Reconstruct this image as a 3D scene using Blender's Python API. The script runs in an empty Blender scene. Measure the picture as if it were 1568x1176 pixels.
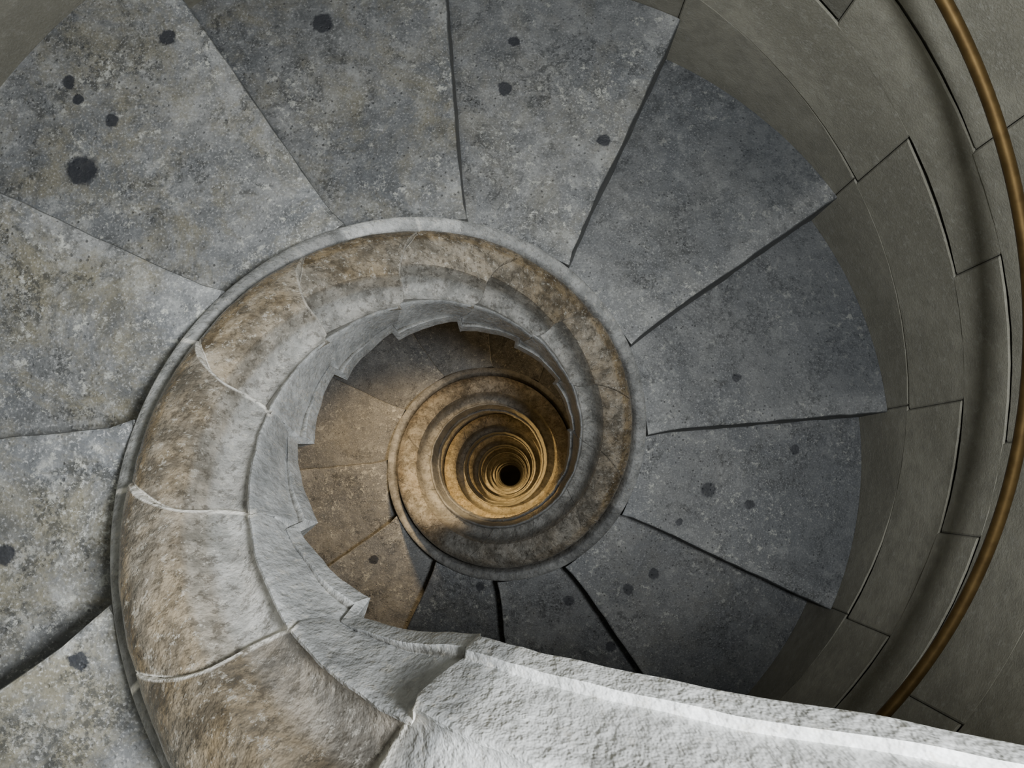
import bpy, math, random
from math import *
from mathutils import Vector, noise, Matrix
random.seed(7)
h=0.19; PH=0.0838; RC=0.4109; RO=1.0188; RW=1.032
KS=1-(pi/2-PH)/radians(30)     # index where the newel leaves the circle
def ang(k): return pi-radians(30)*(k-1)+PH
def P(r,k,z):
    a=ang(k); return (r*cos(a),r*sin(a),z)
def PN(r,k,z):
    if k>=KS: return P(r,k,z)
    u=KS-k
    return (.11*u+.03*u*u,-r,z)
def sm(x,a,b):
    t=max(0,min(1,(x-a)/(b-a))); return t*t*(3-2*t)
def mesh_obj(name,verts,faces,mat,smooth=False,attrs=None,parent=None):
    me=bpy.data.meshes.new(name); me.from_pydata(verts,[],faces); me.update()
    ob=bpy.data.objects.new(name,me); bpy.context.scene.collection.objects.link(ob)
    me.materials.append(mat)
    if smooth: me.polygons.foreach_set("use_smooth",[True]*len(me.polygons))
    for n,vals in (attrs or {}).items():
        at=me.color_attributes.new(name=n,type='FLOAT_COLOR',domain='POINT')
        at.data.foreach_set("color",[c for v in vals for c in v])
    if parent: ob.parent=parent
    return ob
# ---------------------------------------------------------------- materials
class NT:
    def __init__(s,name,sc=None):
        s.m=bpy.data.materials.new(name); s.m.use_nodes=True; s.t=s.m.node_tree
        s.b=s.t.nodes["Principled BSDF"]
        s.co=s.n("ShaderNodeTexCoord").outputs["Object"]
        if sc:
            m=s.n("ShaderNodeMapping"); s.set(m,"Vector",s.co); m.inputs["Scale"].default_value=sc; s.co=m.outputs[0]
    def n(s,t,**k):
        x=s.t.nodes.new(t)
        for a,b in k.items(): setattr(x,a,b)
        return x
    def set(s,node,i,v):
        if hasattr(v,"is_output"): s.t.links.new(v,node.inputs[i])
        else: node.inputs[i].default_value=v
    def noise(s,sc,det=4,rough=.6,co=None,dist=0):
        x=s.n("ShaderNodeTexNoise"); s.set(x,"Vector",co or s.co); s.set(x,"Scale",sc); s.set(x,"Detail",det); s.set(x,"Roughness",rough); s.set(x,"Distortion",dist)
        return x.outputs["Fac"]
    def vor(s,sc,co=None,feat='F1'):
        x=s.n("ShaderNodeTexVoronoi",feature=feat); s.set(x,"Vector",co or s.co); s.set(x,"Scale",sc); return x.outputs["Distance"]
    def mr(s,v,a,b,c=0.,d=1.,smooth=False):
        x=s.n("ShaderNodeMapRange"); 
        if smooth: x.interpolation_type='SMOOTHSTEP'
        for i,q in enumerate((v,a,b,c,d)): s.set(x,i,q)
        return x.outputs[0]
    def math(s,op,a,b=0.):
        x=s.n("ShaderNodeMath",operation=op); s.set(x,0,a); s.set(x,1,b); return x.outputs[0]
    def mix(s,f,a,b,mode='MIX'):
        x=s.n("ShaderNodeMix",data_type='RGBA',blend_type=mode)
        s.set(x,0,f); s.set(x,6,a); s.set(x,7,b); return x.outputs[2]
    def attr(s,name):
        x=s.n("ShaderNodeAttribute",attribute_name=name); y=s.n("ShaderNodeSeparateColor"); s.set(y,0,x.outputs["Color"]); return x.outputs["Alpha"],y.outputs
    def bump(s,hgt,st,dist,prev=None):
        x=s.n("ShaderNodeBump"); s.set(x,"Height",hgt); s.set(x,"Strength",st); s.set(x,"Distance",dist)
        if prev: s.set(x,"Normal",prev)
        return x.outputs[0]
    def fin(s,col,rough,nrm=None,**k):
        s.set(s.b,"Base Color",col); s.set(s.b,"Roughness",rough)
        if nrm: s.set(s.b,"Normal",nrm)
        for a,b in k.items(): s.set(s.b,a,b)
        return s.m
def C(*v): return (*v,1)
SP=[(-0.546,0.690,-0.57,0.015),(-0.720,0.605,-0.57,0.012),(-0.699,0.575,-0.57,0.010),(-0.639,0.537,-0.57,0.013),(-0.687,0.446,-0.57,0.027),(-0.314,0.820,-0.76,0.021),
(0.072,0.879,-0.95,0.012),(0.052,0.769,-0.95,0.016),(0.271,0.649,-0.95,0.014),(-0.376,-0.280,0.00,0.010),(-0.570,-0.188,-0.19,0.014),(0.607,-0.122,-1.52,0.022),
(0.719,-0.161,-1.52,0.015),(0.482,-0.369,-1.71,0.016),(0.407,-0.414,-1.71,0.016),(0.244,-0.471,-1.90,0.017),(-0.039,-0.449,-2.09,0.015),(0.374,-0.611,-1.90,0.017),
(0.848,-0.011,-1.52,0.013),(-0.428,-0.378,-2.28,0.016),(0.645,0.167,-1.33,0.011),(0.525,-0.210,-1.52,0.011)]
def mat_tread():
    s=NT("worn_stone_tread"); tc,tr=s.attr("tint")
    big=s.noise(3.6,6,.62,dist=.5); mid=s.noise(22,8,.72); fine=s.noise(240,2,.6)
    col=s.mix(s.mr(big,.36,.64),C(.118,.124,.13),C(.22,.222,.218))
    moss=s.mr(s.noise(7,9,.8,dist=.4),.46,.60)
    col=s.mix(s.math('MULTIPLY',moss,s.math('MULTIPLY',tr[1],.9)),col,C(.20,.182,.128))
    col=s.mix(s.mr(mid,.36,.5,.55,0),col,C(.06,.062,.062))
    col=s.mix(s.mr(mid,.53,.66,0,.5),col,C(.38,.385,.37))
    gr=s.math('MULTIPLY',s.mr(s.noise(6.5,5,.7,dist=1.0),.50,.60),s.mr(s.noise(75,6,.8),.46,.54))
    col=s.mix(s.math('MULTIPLY',gr,.75),col,C(.03,.031,.03))
    fl=s.math('MULTIPLY',s.mr(s.noise(48,6,.8),.56,.62),s.mr(s.noise(5,3),.44,.56))
    col=s.mix(s.math('MULTIPLY',fl,.8),col,C(.50,.50,.45))
    pit=s.mr(s.vor(75),.10,.2)
    pm=s.mr(s.noise(11,3),.50,.6,0,.8)
    inv=s.math('SUBTRACT',1.,pit); pits=s.math('MULTIPLY',inv,pm)
    col=s.mix(pits,col,C(.035,.035,.035))
    col=s.mix(s.mr(fine,.56,.72,0,.55),col,C(.5,.5,.49))
    col=s.mix(s.mr(fine,.42,.3,0,.45),col,C(.045,.045,.045))
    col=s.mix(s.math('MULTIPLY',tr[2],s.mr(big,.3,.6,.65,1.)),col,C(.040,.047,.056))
    dn=s.n("ShaderNodeTexNoise"); s.set(dn,"Vector",s.co); s.set(dn,"Scale",50.); s.set(dn,"Detail",5.); s.set(dn,"Roughness",.7)
    vs=s.n("ShaderNodeVectorMath",operation='MULTIPLY_ADD'); s.set(vs,0,dn.outputs["Color"]); vs.inputs[1].default_value=(.022,.022,0); s.set(vs,2,s.co)
    vv=s.n("ShaderNodeVectorMath",operation='SUBTRACT'); s.set(vv,0,vs.outputs[0]); vv.inputs[1].default_value=(.011,.011,0)
    acc=None
    for x,y,z,r in SP:
        d=s.n("ShaderNodeVectorMath",operation='DISTANCE'); s.set(d,0,vv.outputs[0]); d.inputs[1].default_value=(x,y,z)
        m=s.mr(d.outputs["Value"],r*1.12,r*.85)
        acc=m if acc is None else s.math('MAXIMUM',acc,m)
    col=s.mix(s.math('MULTIPLY',acc,.92),col,C(.015,.017,.023))
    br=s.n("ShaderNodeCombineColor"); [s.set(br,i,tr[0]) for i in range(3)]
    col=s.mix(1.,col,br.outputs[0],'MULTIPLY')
    n1=s.bump(s.noise(24,4,.6),.6,.006); n2=s.bump(fine,.5,.0012,n1); n3=s.bump(pit,.6,.002,n2)
    return s.fin(col,s.mr(mid,.3,.7,.45,.75),n3)
def mat_newel():
    s=NT("carved_stone_newel",(1,1,.4)); al,o=s.attr("zone")   # R brown polish, G mortar, B light grey rising to lit white, A block tone
    mid=s.noise(28,7,.7); grain=s.noise(170,2,.6); g2=s.noise(80,3,.6); streak=s.noise(8,5,.65,dist=.6)
    grey=s.mix(s.mr(mid,.40,.60),C(.22,.214,.192),C(.45,.44,.41))
    brown=s.mix(s.mr(mid,.42,.60),C(.10,.075,.045),C(.30,.23,.14))
    col=s.mix(s.mr(s.math('ADD',o[0],s.math('MULTIPLY',s.math('SUBTRACT',streak,.5),1.2)),.15,.95),grey,brown)
    col=s.mix(s.mr(o[2],0.,.8),col,s.mix(s.mr(mid,.38,.62),C(.30,.31,.315),C(.50,.51,.51)))
    wh=s.mix(s.mr(mid,.36,.60),C(.58,.585,.57),C(.85,.86,.85))  # white for the stair head: strong light put into the stone colour
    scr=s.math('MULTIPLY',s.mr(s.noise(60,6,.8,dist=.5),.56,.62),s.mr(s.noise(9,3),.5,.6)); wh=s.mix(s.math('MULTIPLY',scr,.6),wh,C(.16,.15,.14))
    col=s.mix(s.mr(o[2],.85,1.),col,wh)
    gr=s.math('MULTIPLY',s.mr(s.noise(95,5,.8),.53,.59,0,.6),s.mr(o[2],0.,1.,1.,.15)); col=s.mix(gr,col,C(.06,.05,.036))
    lt=s.mr(s.noise(105,5,.85),.56,.62,0,.5); col=s.mix(lt,col,C(.62,.59,.52))
    mo=s.math('MULTIPLY',o[1],s.mr(s.noise(40,5,.75),.37,.45)); col=s.mix(mo,col,C(.86,.83,.76))
    br=s.n("ShaderNodeCombineColor"); [s.set(br,i,al) for i in range(3)]
    col=s.mix(1.,col,br.outputs[0],'MULTIPLY')
    n1=s.bump(s.noise(22,3,.5),.6,.005); n2=s.bump(g2,.8,.0035,n1); n3=s.bump(grain,.8,.0020,n2)
    rg=s.mr(s.math('ADD',o[0],s.math('MULTIPLY',mid,.5)),.2,1.1,.46,.23)
    return s.fin(col,rg,n3)
def mat_wall():
    s=NT("shaft_wall_stone"); al,o=s.attr("tint")
    big=s.noise(3,5,.6); mid=s.noise(25,6,.7); fine=s.noise(200,3,.7)
    col=s.mix(s.mr(big,.38,.62),C(.24,.23,.182),C(.36,.345,.28))
    col=s.mix(s.mr(mid,.4,.7,0,.7),col,C(.19,.182,.148))
    st=s.mr(s.noise(45,7,.8),.54,.64,0,.5); col=s.mix(st,col,C(.44,.43,.38))
    col=s.mix(s.mr(fine,.45,.7,0,.25),col,C(.5,.49,.44))
    col=s.mix(o[1],col,C(.14,.134,.11))
    br=s.n("ShaderNodeCombineColor"); [s.set(br,i,o[0]) for i in range(3)]
    col=s.mix(1.,col,br.outputs[0],'MULTIPLY')
    n1=s.bump(mid,.35,.005); n2=s.bump(fine,.5,.0015,n1)
    return s.fin(col,.85,n2)
def mat_brass():
    s=NT("aged_brass"); mid=s.noise(30,4)
    col=s.mix(s.mr(mid,.3,.7),C(.10,.062,.022),C(.18,.115,.042))
    return s.fin(col,.45,None,Metallic=.75)
M_T=mat_tread(); M_N=mat_newel(); M_W=mat_wall(); M_B=mat_brass()
# ---------------------------------------------------------------- stair treads
V=[];F=[];A=[]
tb={-1:.9,0:.95,1:1.0,2:1.0,3:1.0,4:.8,5:.95,6:.85,7:.8,8:.85,9:.75,10:.8}
def seamoff(r): return .045*exp(-(r-RC)/.03)
ts=[0,.012,.03,.06]+[i/16 for i in range(2,15)]+[.93,.965,.985,.995,1]
RI=RC+.004
def tread(n):
    NA,NR=len(ts)-1,20; top=-h*n; bot=top-h-.03
    br=tb.get(n,random.uniform(.85,1.0)); lich={-1:1.,0:1.,1:.95,2:1.,3:.9,4:.8,5:.45,6:.15,7:.05,8:.1}.get(n,.3)
    rows=[]
    for i,t in enumerate(ts):
        col=[]
        for j in range(NR+1):
            u=j/NR; r=RI+(RW-.001-RI)*u
            chip=.003*noise.noise(Vector((r*26,n*9.1,0))) if i>NA-3 else 0
            g=.007
            ke=n+g/(r*radians(30)); kk_=n-1
            k=kk_+(ke-kk_)*t+seamoff(r)+chip/(r*.5236)
            z=top+.0015*noise.noise(Vector((r*7,k*3,n)))
            if i==NA: z-=.005
            elif i==NA-1: z-=.0012
            z-=.004*max(0,1-abs(t-.55)*2.2)*max(0,1-abs(u-.45)*2)
            V.append(P(r,k,z))
            dirt_shade=sm(u,.45,.9)*({5:.4,6:.75,7:.8,8:.7,9:.6,4:.3}.get(n,.25))*(1-.6*abs(t-.6))  # outer ends darker: grime plus the light falloff painted into the tint
            if n in (6,7): dirt_shade=max(dirt_shade,.4*sm(u,.25,.6))
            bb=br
            if i<=1: dirt_shade=.65
            elif i==2: dirt_shade=max(dirt_shade,.25)
            if i==NA: dirt_shade=.7
            elif NA-4<=i<NA: bb=br*1.08; dirt_shade*=.5
            bb*=1+.35*(1-sm(r,RC,RC+.15))  # inner ends brightened: stronger light there painted into the tint
            A.append((bb,lich*(1-.5*sm(u,.1,0)),dirt_shade,1)); col.append(len(V)-1)
        rows.append(col)
    low=[]
    for i in range(NA+1):
        col=[]
        for j in range(NR+1):
            x,y,z=V[rows[i][j]]; V.append((x,y,bot)); A.append((br,0,.2,1)); col.append(len(V)-1)
        low.append(col)
    for i in range(NA):
        for j in range(NR):
            F.append((rows[i][j],rows[i][j+1],rows[i+1][j+1],rows[i+1][j]))
            F.append((low[i][j],low[i+1][j],low[i+1][j+1],low[i][j+1]))
    for j in range(NR):
        F.append((rows[0][j],low[0][j],low[0][j+1],rows[0][j+1]))
        F.append((rows[NA][j],rows[NA][j+1],low[NA][j+1],low[NA][j]))
    for i in range(NA):
        F.append((rows[i][0],rows[i+1][0],low[i+1][0],low[i][0]))
        F.append((rows[i][NR],low[i][NR],low[i+1][NR],rows[i+1][NR]))
for n in range(-1,40): tread(n)
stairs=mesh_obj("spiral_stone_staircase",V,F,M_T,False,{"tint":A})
# ---------------------------------------------------------------- newel balustrade
prof=[(.400,-.27,0,'g'),(RC,-.20,0,'g'),(RC,-.02,0,'g'),(RC-.001,.012,0,'g'),(RC-.005,.018,0,'g'),(.398,.020,0,'g'),(.388,.019,0,'g'),(.384,.015,0,'g'),(.374,-.020,0,'d')]
for i in range(15):
    a=radians(-50+i*190/14); rr=.323+.042*cos(a); zz=.066+.042*sin(a)
    prof.append((rr,zz,0,'b'))
prof+=[(.288,.078,0,'m'),(.285,.062,0,'m'),(.283,.044,0,'m'),(.280,.026,0,'h'),(.276,.010,0,'h'),(.270,-.003,0,'h'),(.263,-.010,0,'h'),(.2560,-.012,0,'h'),(.2505,-.009,0,'h'),(.2485,-.004,0,'d'),
       (.2465,.004,0,'f'),(.2445,.012,0,'f'),(.2420,.014,0,'f'),(.2405,.010,0,'f'),(.240,-.01,0,'f'),(.238,-.06,0,'f'),(.235,-.105,0,'f'),(.2335,-.142,0,'f'),(.2325,-.148,0,'d'),(.226,-.152,0,'f'),(.2225,-.192,0,'f'),(.2225,-.200,0,'f'),(.25,-.205,0,'f'),(.32,-.23,0,'f')]
NP=len(prof)
IB=[i for i,p in enumerate(prof) if p[3]=='b']; LIP=NP-14
def skew(i,r):
    if r>.36: return 0
    if i>LIP+3:
        return -.55-.30*max(0,min(1,(-prof[i][1])/.2))
    return -.55*(.36-r)/.115
B0=-.36; fine_end=30
kk=[]; x=-5.2
while x<fine_end: kk.append(x); x+=1/30
while x<110: kk.append(x); x+=1/8
bnd=[b+B0 for b in range(-1,fine_end)]
kk=[q for q in kk if all(abs(q-b)>.03 for b in bnd)]
for b in bnd: kk+=[b-.022,b-.008,b-.0012,b+.0012,b+.008,b+.022]
kk=sorted(kk)
V=[];F=[];A=[]
rb=random.Random(3); tone={b:rb.uniform(.78,1.1) for b in range(-10,140)}; jrs={b:rb.uniform(-1,1) for b in range(-10,140)}
ctone={b:rb.uniform(.55,1.) for b in range(-10,140)}; ctone[4]=1.35; ctone[2]=.95; ctone[3]=.7  # curb tones; the brightest stretch has its lit look painted in
SAW={-1:.008,0:.014,1:.032,2:.060,3:.058,4:.05,5:.035,6:.025}
SAR={-1:.004,0:.010,1:.020,2:.034,3:.034,4:.028,5:.020,6:.014}
for k in kk:
    s=(k-B0)%1.0; fine=k<fine_end; top=k<B0-1      # continuous coping at the head of the stair
    ds=min(s,1-s); atop=k<B0-1.1; near=ds<.0095 and not atop; near2=ds<.0225 and not atop; groove=ds<.003 and not atop
    blk=floor(k-B0); jr=jrs[blk]; sid=blk+(1 if s>.5 else 0)     # seam id
    fd=1-.85*sm(k,6,9)
    saw=SAW.get(blk,.012)*fd; sar=SAR.get(blk,.004)*fd
    if top: s=.5; jr=0
    for i,(r,dz,_,zn) in enumerate(prof):
        ka=k+skew(i,r); rr=r; z=dz
        face=i>=LIP
        w=max(0,min(1,(.31-r)/.05))
        wz=max(0,min(1,(.365-r)/.075)) if not face else (.35 if i<LIP+5 else 0)
        if r<.372 and i>8: z+=saw*(s-.5)*wz
        if r<.34 and i>8:
            wr=max(0,min(1,(.335-r)/.045))*(1 if not face else (.25 if i<LIP+5 else 0))
            if 'h'==zn: wr*=1-.6*max(0,min(1,(.265-r)/.012))
            rr-=sar*(s-.5)*wr
        if r<.31 and i>8: rr+=w*.002*jr*fd
        lw=min(1,max(0,(i-(NP-9))/4.))
        if top:
            f=sm(k,-1.9,-3.9)
            if r<.31 and not face and i>8: z-=.09*f*w; rr-=.022*f*w
            if face and i<NP-2:
                tt_=max(0,min(1,(.015-dz)/.215)); z-=.11*f*(1-tt_); rr-=.022*f*(1-tt_)
            z+=.02*lw; rr-=.009*w
        else:
            z+=.055*s*lw*fd; rr+=.010*s*lw*fd
            if blk==-1: rr-=.008*lw*(1-s)
        if zn in 'bm': rr+=.003*jr*fd; z+=.004*sin(pi*s)+.003*jrs[blk+1]*fd
        if fine:
            q=Vector((rr*cos(ka*.52)*9,rr*sin(ka*.52)*9,ka)); nn=noise.noise(q*2.2)*.0035+noise.noise(q*6)*.0015
            if not face and r<.37: z+=nn
            if face: rr+=nn*.7
        if groove and zn in 'bmhf': z-=.003
        V.append(PN(rr,ka,-h*ka+z))
        brown={'g':.1,'b':.7,'m':.45,'h':.25,'f':0,'d':.6}[zn]
        if face: brown=0
        if zn=='b' and i<IB[9]: brown=1.
        if blk==-1 and zn in 'bmh': brown=.85
        brown*=1-.5*sm(k,7,10)
        m={-1:1,0:1,1:1,2:.8,3:.3,4:.3}.get(sid,.05)
        if face: m=0 if i>LIP+3 else m*.8
        on=near or (near2 and ((zn=='h') or face) and sid<3)
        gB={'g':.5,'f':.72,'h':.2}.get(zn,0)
        tn=tone[blk]
        if zn=='g': tn=ctone[floor(ka)+1]
        if zn=='d': tn*=.5  # grooves darkened: shadow in the gap put into the tone
        if m*on>.5: tn=1
        if top: gB=max(gB,sm(k,-1.30,-1.65) if zn in 'hmdf' else sm(k,-1.4,-2.0)); tn=1  # whitens the stair head, its bright lighting painted in as colour
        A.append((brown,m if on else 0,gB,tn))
for a in range(len(kk)-1):
    for i in range(NP):
        j=(i+1)%NP
        F.append((a*NP+i,a*NP+j,(a+1)*NP+j,(a+1)*NP+i))
F.append(tuple(range(NP-1,-1,-1)))
newel=mesh_obj("carved_stone_balustrade",V,F,M_N,True,{"zone":A})
newel.data.set_sharp_from_angle(angle=radians(38))
# ---------------------------------------------------------------- shaft wall
V=[];F=[];A=[]
rows=[-.30,.115,.385,.56,.83,1.08,1.36,1.60,1.86,1.98]
NB=8
for ri in range(len(rows)-1):
    z0,z1=rows[ri],rows[ri+1]
    off=[0.0,.02,.55,.2,.7,.35,.85,.1,.6][ri]
    for b in range(-5,15):
        k0=b+off; k1=k0+1; km=(k0+k1)/2
        br=random.uniform(.85,1.1)
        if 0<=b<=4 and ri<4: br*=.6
        sl=.93 if ri>0 else 1
        g=.0008; gk=g/(RW*radians(30)); bev=.0035
        tt=[0,bev/(RW*.5236)]+[i/NB for i in range(1,NB)]+[1-bev/(RW*.5236),1]
        cols=[]
        for ti,t in enumerate(tt):
            kq=k0+gk+(k1-k0-2*gk)*t
            zc=-h*(km+(kq-km)*sl)
            end=ti in(0,len(tt)-1)
            col=[]
            for v,rim in ((z0+g,1),(z0+g+bev,0),((z0+z1)/2,0),(z1-g-bev,0),(z1-g,1)):
                r=RW+(.003 if (rim or end) else 0)+.003*noise.noise(Vector((kq*2,v*5,ri)))
                V.append(P(r,kq,zc+v)); A.append((br,.4 if (rim or end) else (.2 if ri==0 else 0),0,1)); col.append(len(V)-1)
            cols.append(col)
        for a in range(len(cols)-1):
            for j in range(4): F.append((cols[a][j],cols[a][j+1],cols[a+1][j+1],cols[a+1][j]))
b0=len(V); NS=96
for rr_,br_ in ((RW+.009,.7),(RW+.25,.8)):
    for z in (3.2,-21.5):
        for i in range(NS): V.append((rr_*cos(2*pi*i/NS),rr_*sin(2*pi*i/NS),z)); A.append((br_,.5,0,1))
for i in range(NS):
    j=(i+1)%NS
    F.append((b0+i,b0+j,b0+NS+j,b0+NS+i)); F.append((b0+2*NS+i,b0+3*NS+i,b0+3*NS+j,b0+2*NS+j)); F.append((b0+i,b0+2*NS+i,b0+2*NS+j,b0+j))
wall=mesh_obj("wall_stair_shaft",V,F,M_W,False,{"tint":A})
V=[((RW+.25)*cos(2*pi*i/NS),(RW+.25)*sin(2*pi*i/NS),z) for z in (-21.5,-21.7) for i in range(NS)]
F=[tuple(range(NS)),tuple(range(NS,2*NS))[::-1]]+[(i,NS+i,NS+(i+1)%NS,(i+1)%NS) for i in range(NS)]
mesh_obj("floor",V,F,M_W,False,{"tint":[(.35,.8,0,1)]*len(V)})
# ---------------------------------------------------------------- brass handrail
V=[];F=[]
K=[-3+i/20 for i in range(int(20*19))]; NQ=14; RT=.0110
for k in K:
    c=Vector(P(.93,k,-h*k+.80)); d=(Vector(P(.93,k+.01,-h*(k+.01)+.8))-c).normalized(); a=ang(k)
    n=Vector((cos(a),sin(a),0)); b=d.cross(n)
    for i in range(NQ):
        t=2*pi*i/NQ; V.append(tuple(c+n*RT*cos(t)+b*RT*1.0*sin(t)))
for a in range(len(K)-1):
    for i in range(NQ):
        j=(i+1)%NQ; F.append((a*NQ+i,(a+1)*NQ+i,(a+1)*NQ+j,a*NQ+j))
F.append(tuple(range(NQ))); F.append(tuple(range((len(K)-1)*NQ,len(K)*NQ))[::-1])
def tube(p0,p1,r,n=10):
    p0=Vector(p0);p1=Vector(p1);d=(p1-p0).normalized();u=d.orthogonal().normalized();w=d.cross(u);b0=len(V)
    for p in (p0,p1):
        for i in range(n): V.append(tuple(p+u*r*cos(2*pi*i/n)+w*r*sin(2*pi*i/n)))
    for i in range(n): j=(i+1)%n; F.append((b0+i,b0+j,b0+n+j,b0+n+i))
    F.append(tuple(b0+i for i in range(n))[::-1]); F.append(tuple(b0+n+i for i in range(n)))
for k in (-1.5,1,3.6,9.6,12,14.5):
    z=-h*k+.8; tube(P(.93,k,z-.01),P(.95,k,z-.06),.006); tube(P(.95,k,z-.06),P(RW+.01,k,z-.06),.006); tube(P(RW-.006,k,z-.06),P(RW+.008,k,z-.06),.025,16)
rail=mesh_obj("brass_handrail",V,F,M_B,True)
# ---------------------------------------------------------------- lights
def aim(o,loc,tgt):
    o.location=loc; o.rotation_euler=(Vector(tgt)-Vector(loc)).to_track_quat('-Z','Y').to_euler(); bpy.context.scene.collection.objects.link(o)
def area(name,loc,tgt,size,e,col):
    l=bpy.data.lights.new(name,'AREA'); l.shape='DISK'; l.size=size; l.energy=e; l.color=col
    aim(bpy.data.objects.new(name,l),loc,tgt)
def spot(name,loc,tgt,e,col,ang_=120,rad=.06):
    l=bpy.data.lights.new(name,'SPOT'); l.energy=e; l.color=col; l.shadow_soft_size=rad; l.spot_size=radians(ang_); l.spot_blend=.6
    aim(bpy.data.objects.new(name,l),loc,tgt)
def point(name,loc,e,col,rad=.05):
    l=bpy.data.lights.new(name,'POINT'); l.energy=e; l.color=col; l.shadow_soft_size=rad
    o=bpy.data.objects.new(name,l); o.location=loc; bpy.context.scene.collection.objects.link(o)
area("stairwell_daylight",(.38,-.12,1.28),(-.08,0,-.3),.18,46,(.95,.98,1.0))
W=(1,.70,.36)
spot("warm_fill",P(.56,15.0,-h*15.0+1.1),P(.32,12.9,-h*12.7),42,W,70)
point("warm_fill",P(.85,17.6,-h*17.6+.8),4,W)  # added warm fill to lift the black riser gaps, not a fitted lamp
for i,(k,e) in enumerate(((25.5,48),(37,40),(50,48),(62,34),(75,32),(88,20),(100,10))):
    point("warm_fill",P(.8,k,-h*k+.9),e,(1,.62,.22))
w=bpy.data.worlds.new("World"); bpy.context.scene.world=w; w.use_nodes=True
w.node_tree.nodes["Background"].inputs[0].default_value=(.66,.78,.9,1); w.node_tree.nodes["Background"].inputs[1].default_value=.48
# ---------------------------------------------------------------- camera
cam=bpy.data.cameras.new("camera"); co=bpy.data.objects.new("camera",cam); bpy.context.scene.collection.objects.link(co)
cam.sensor_width=36; cam.lens=1358.6156/1568*36; cam.clip_start=.01
co.location=(.0706,-.0947,.9363)
co.rotation_mode='XYZ'
co.rotation_euler=(Matrix.Rotation(.1077,3,'X')@Matrix.Rotation(.0015,3,'Y')).to_euler()
bpy.context.scene.camera=co
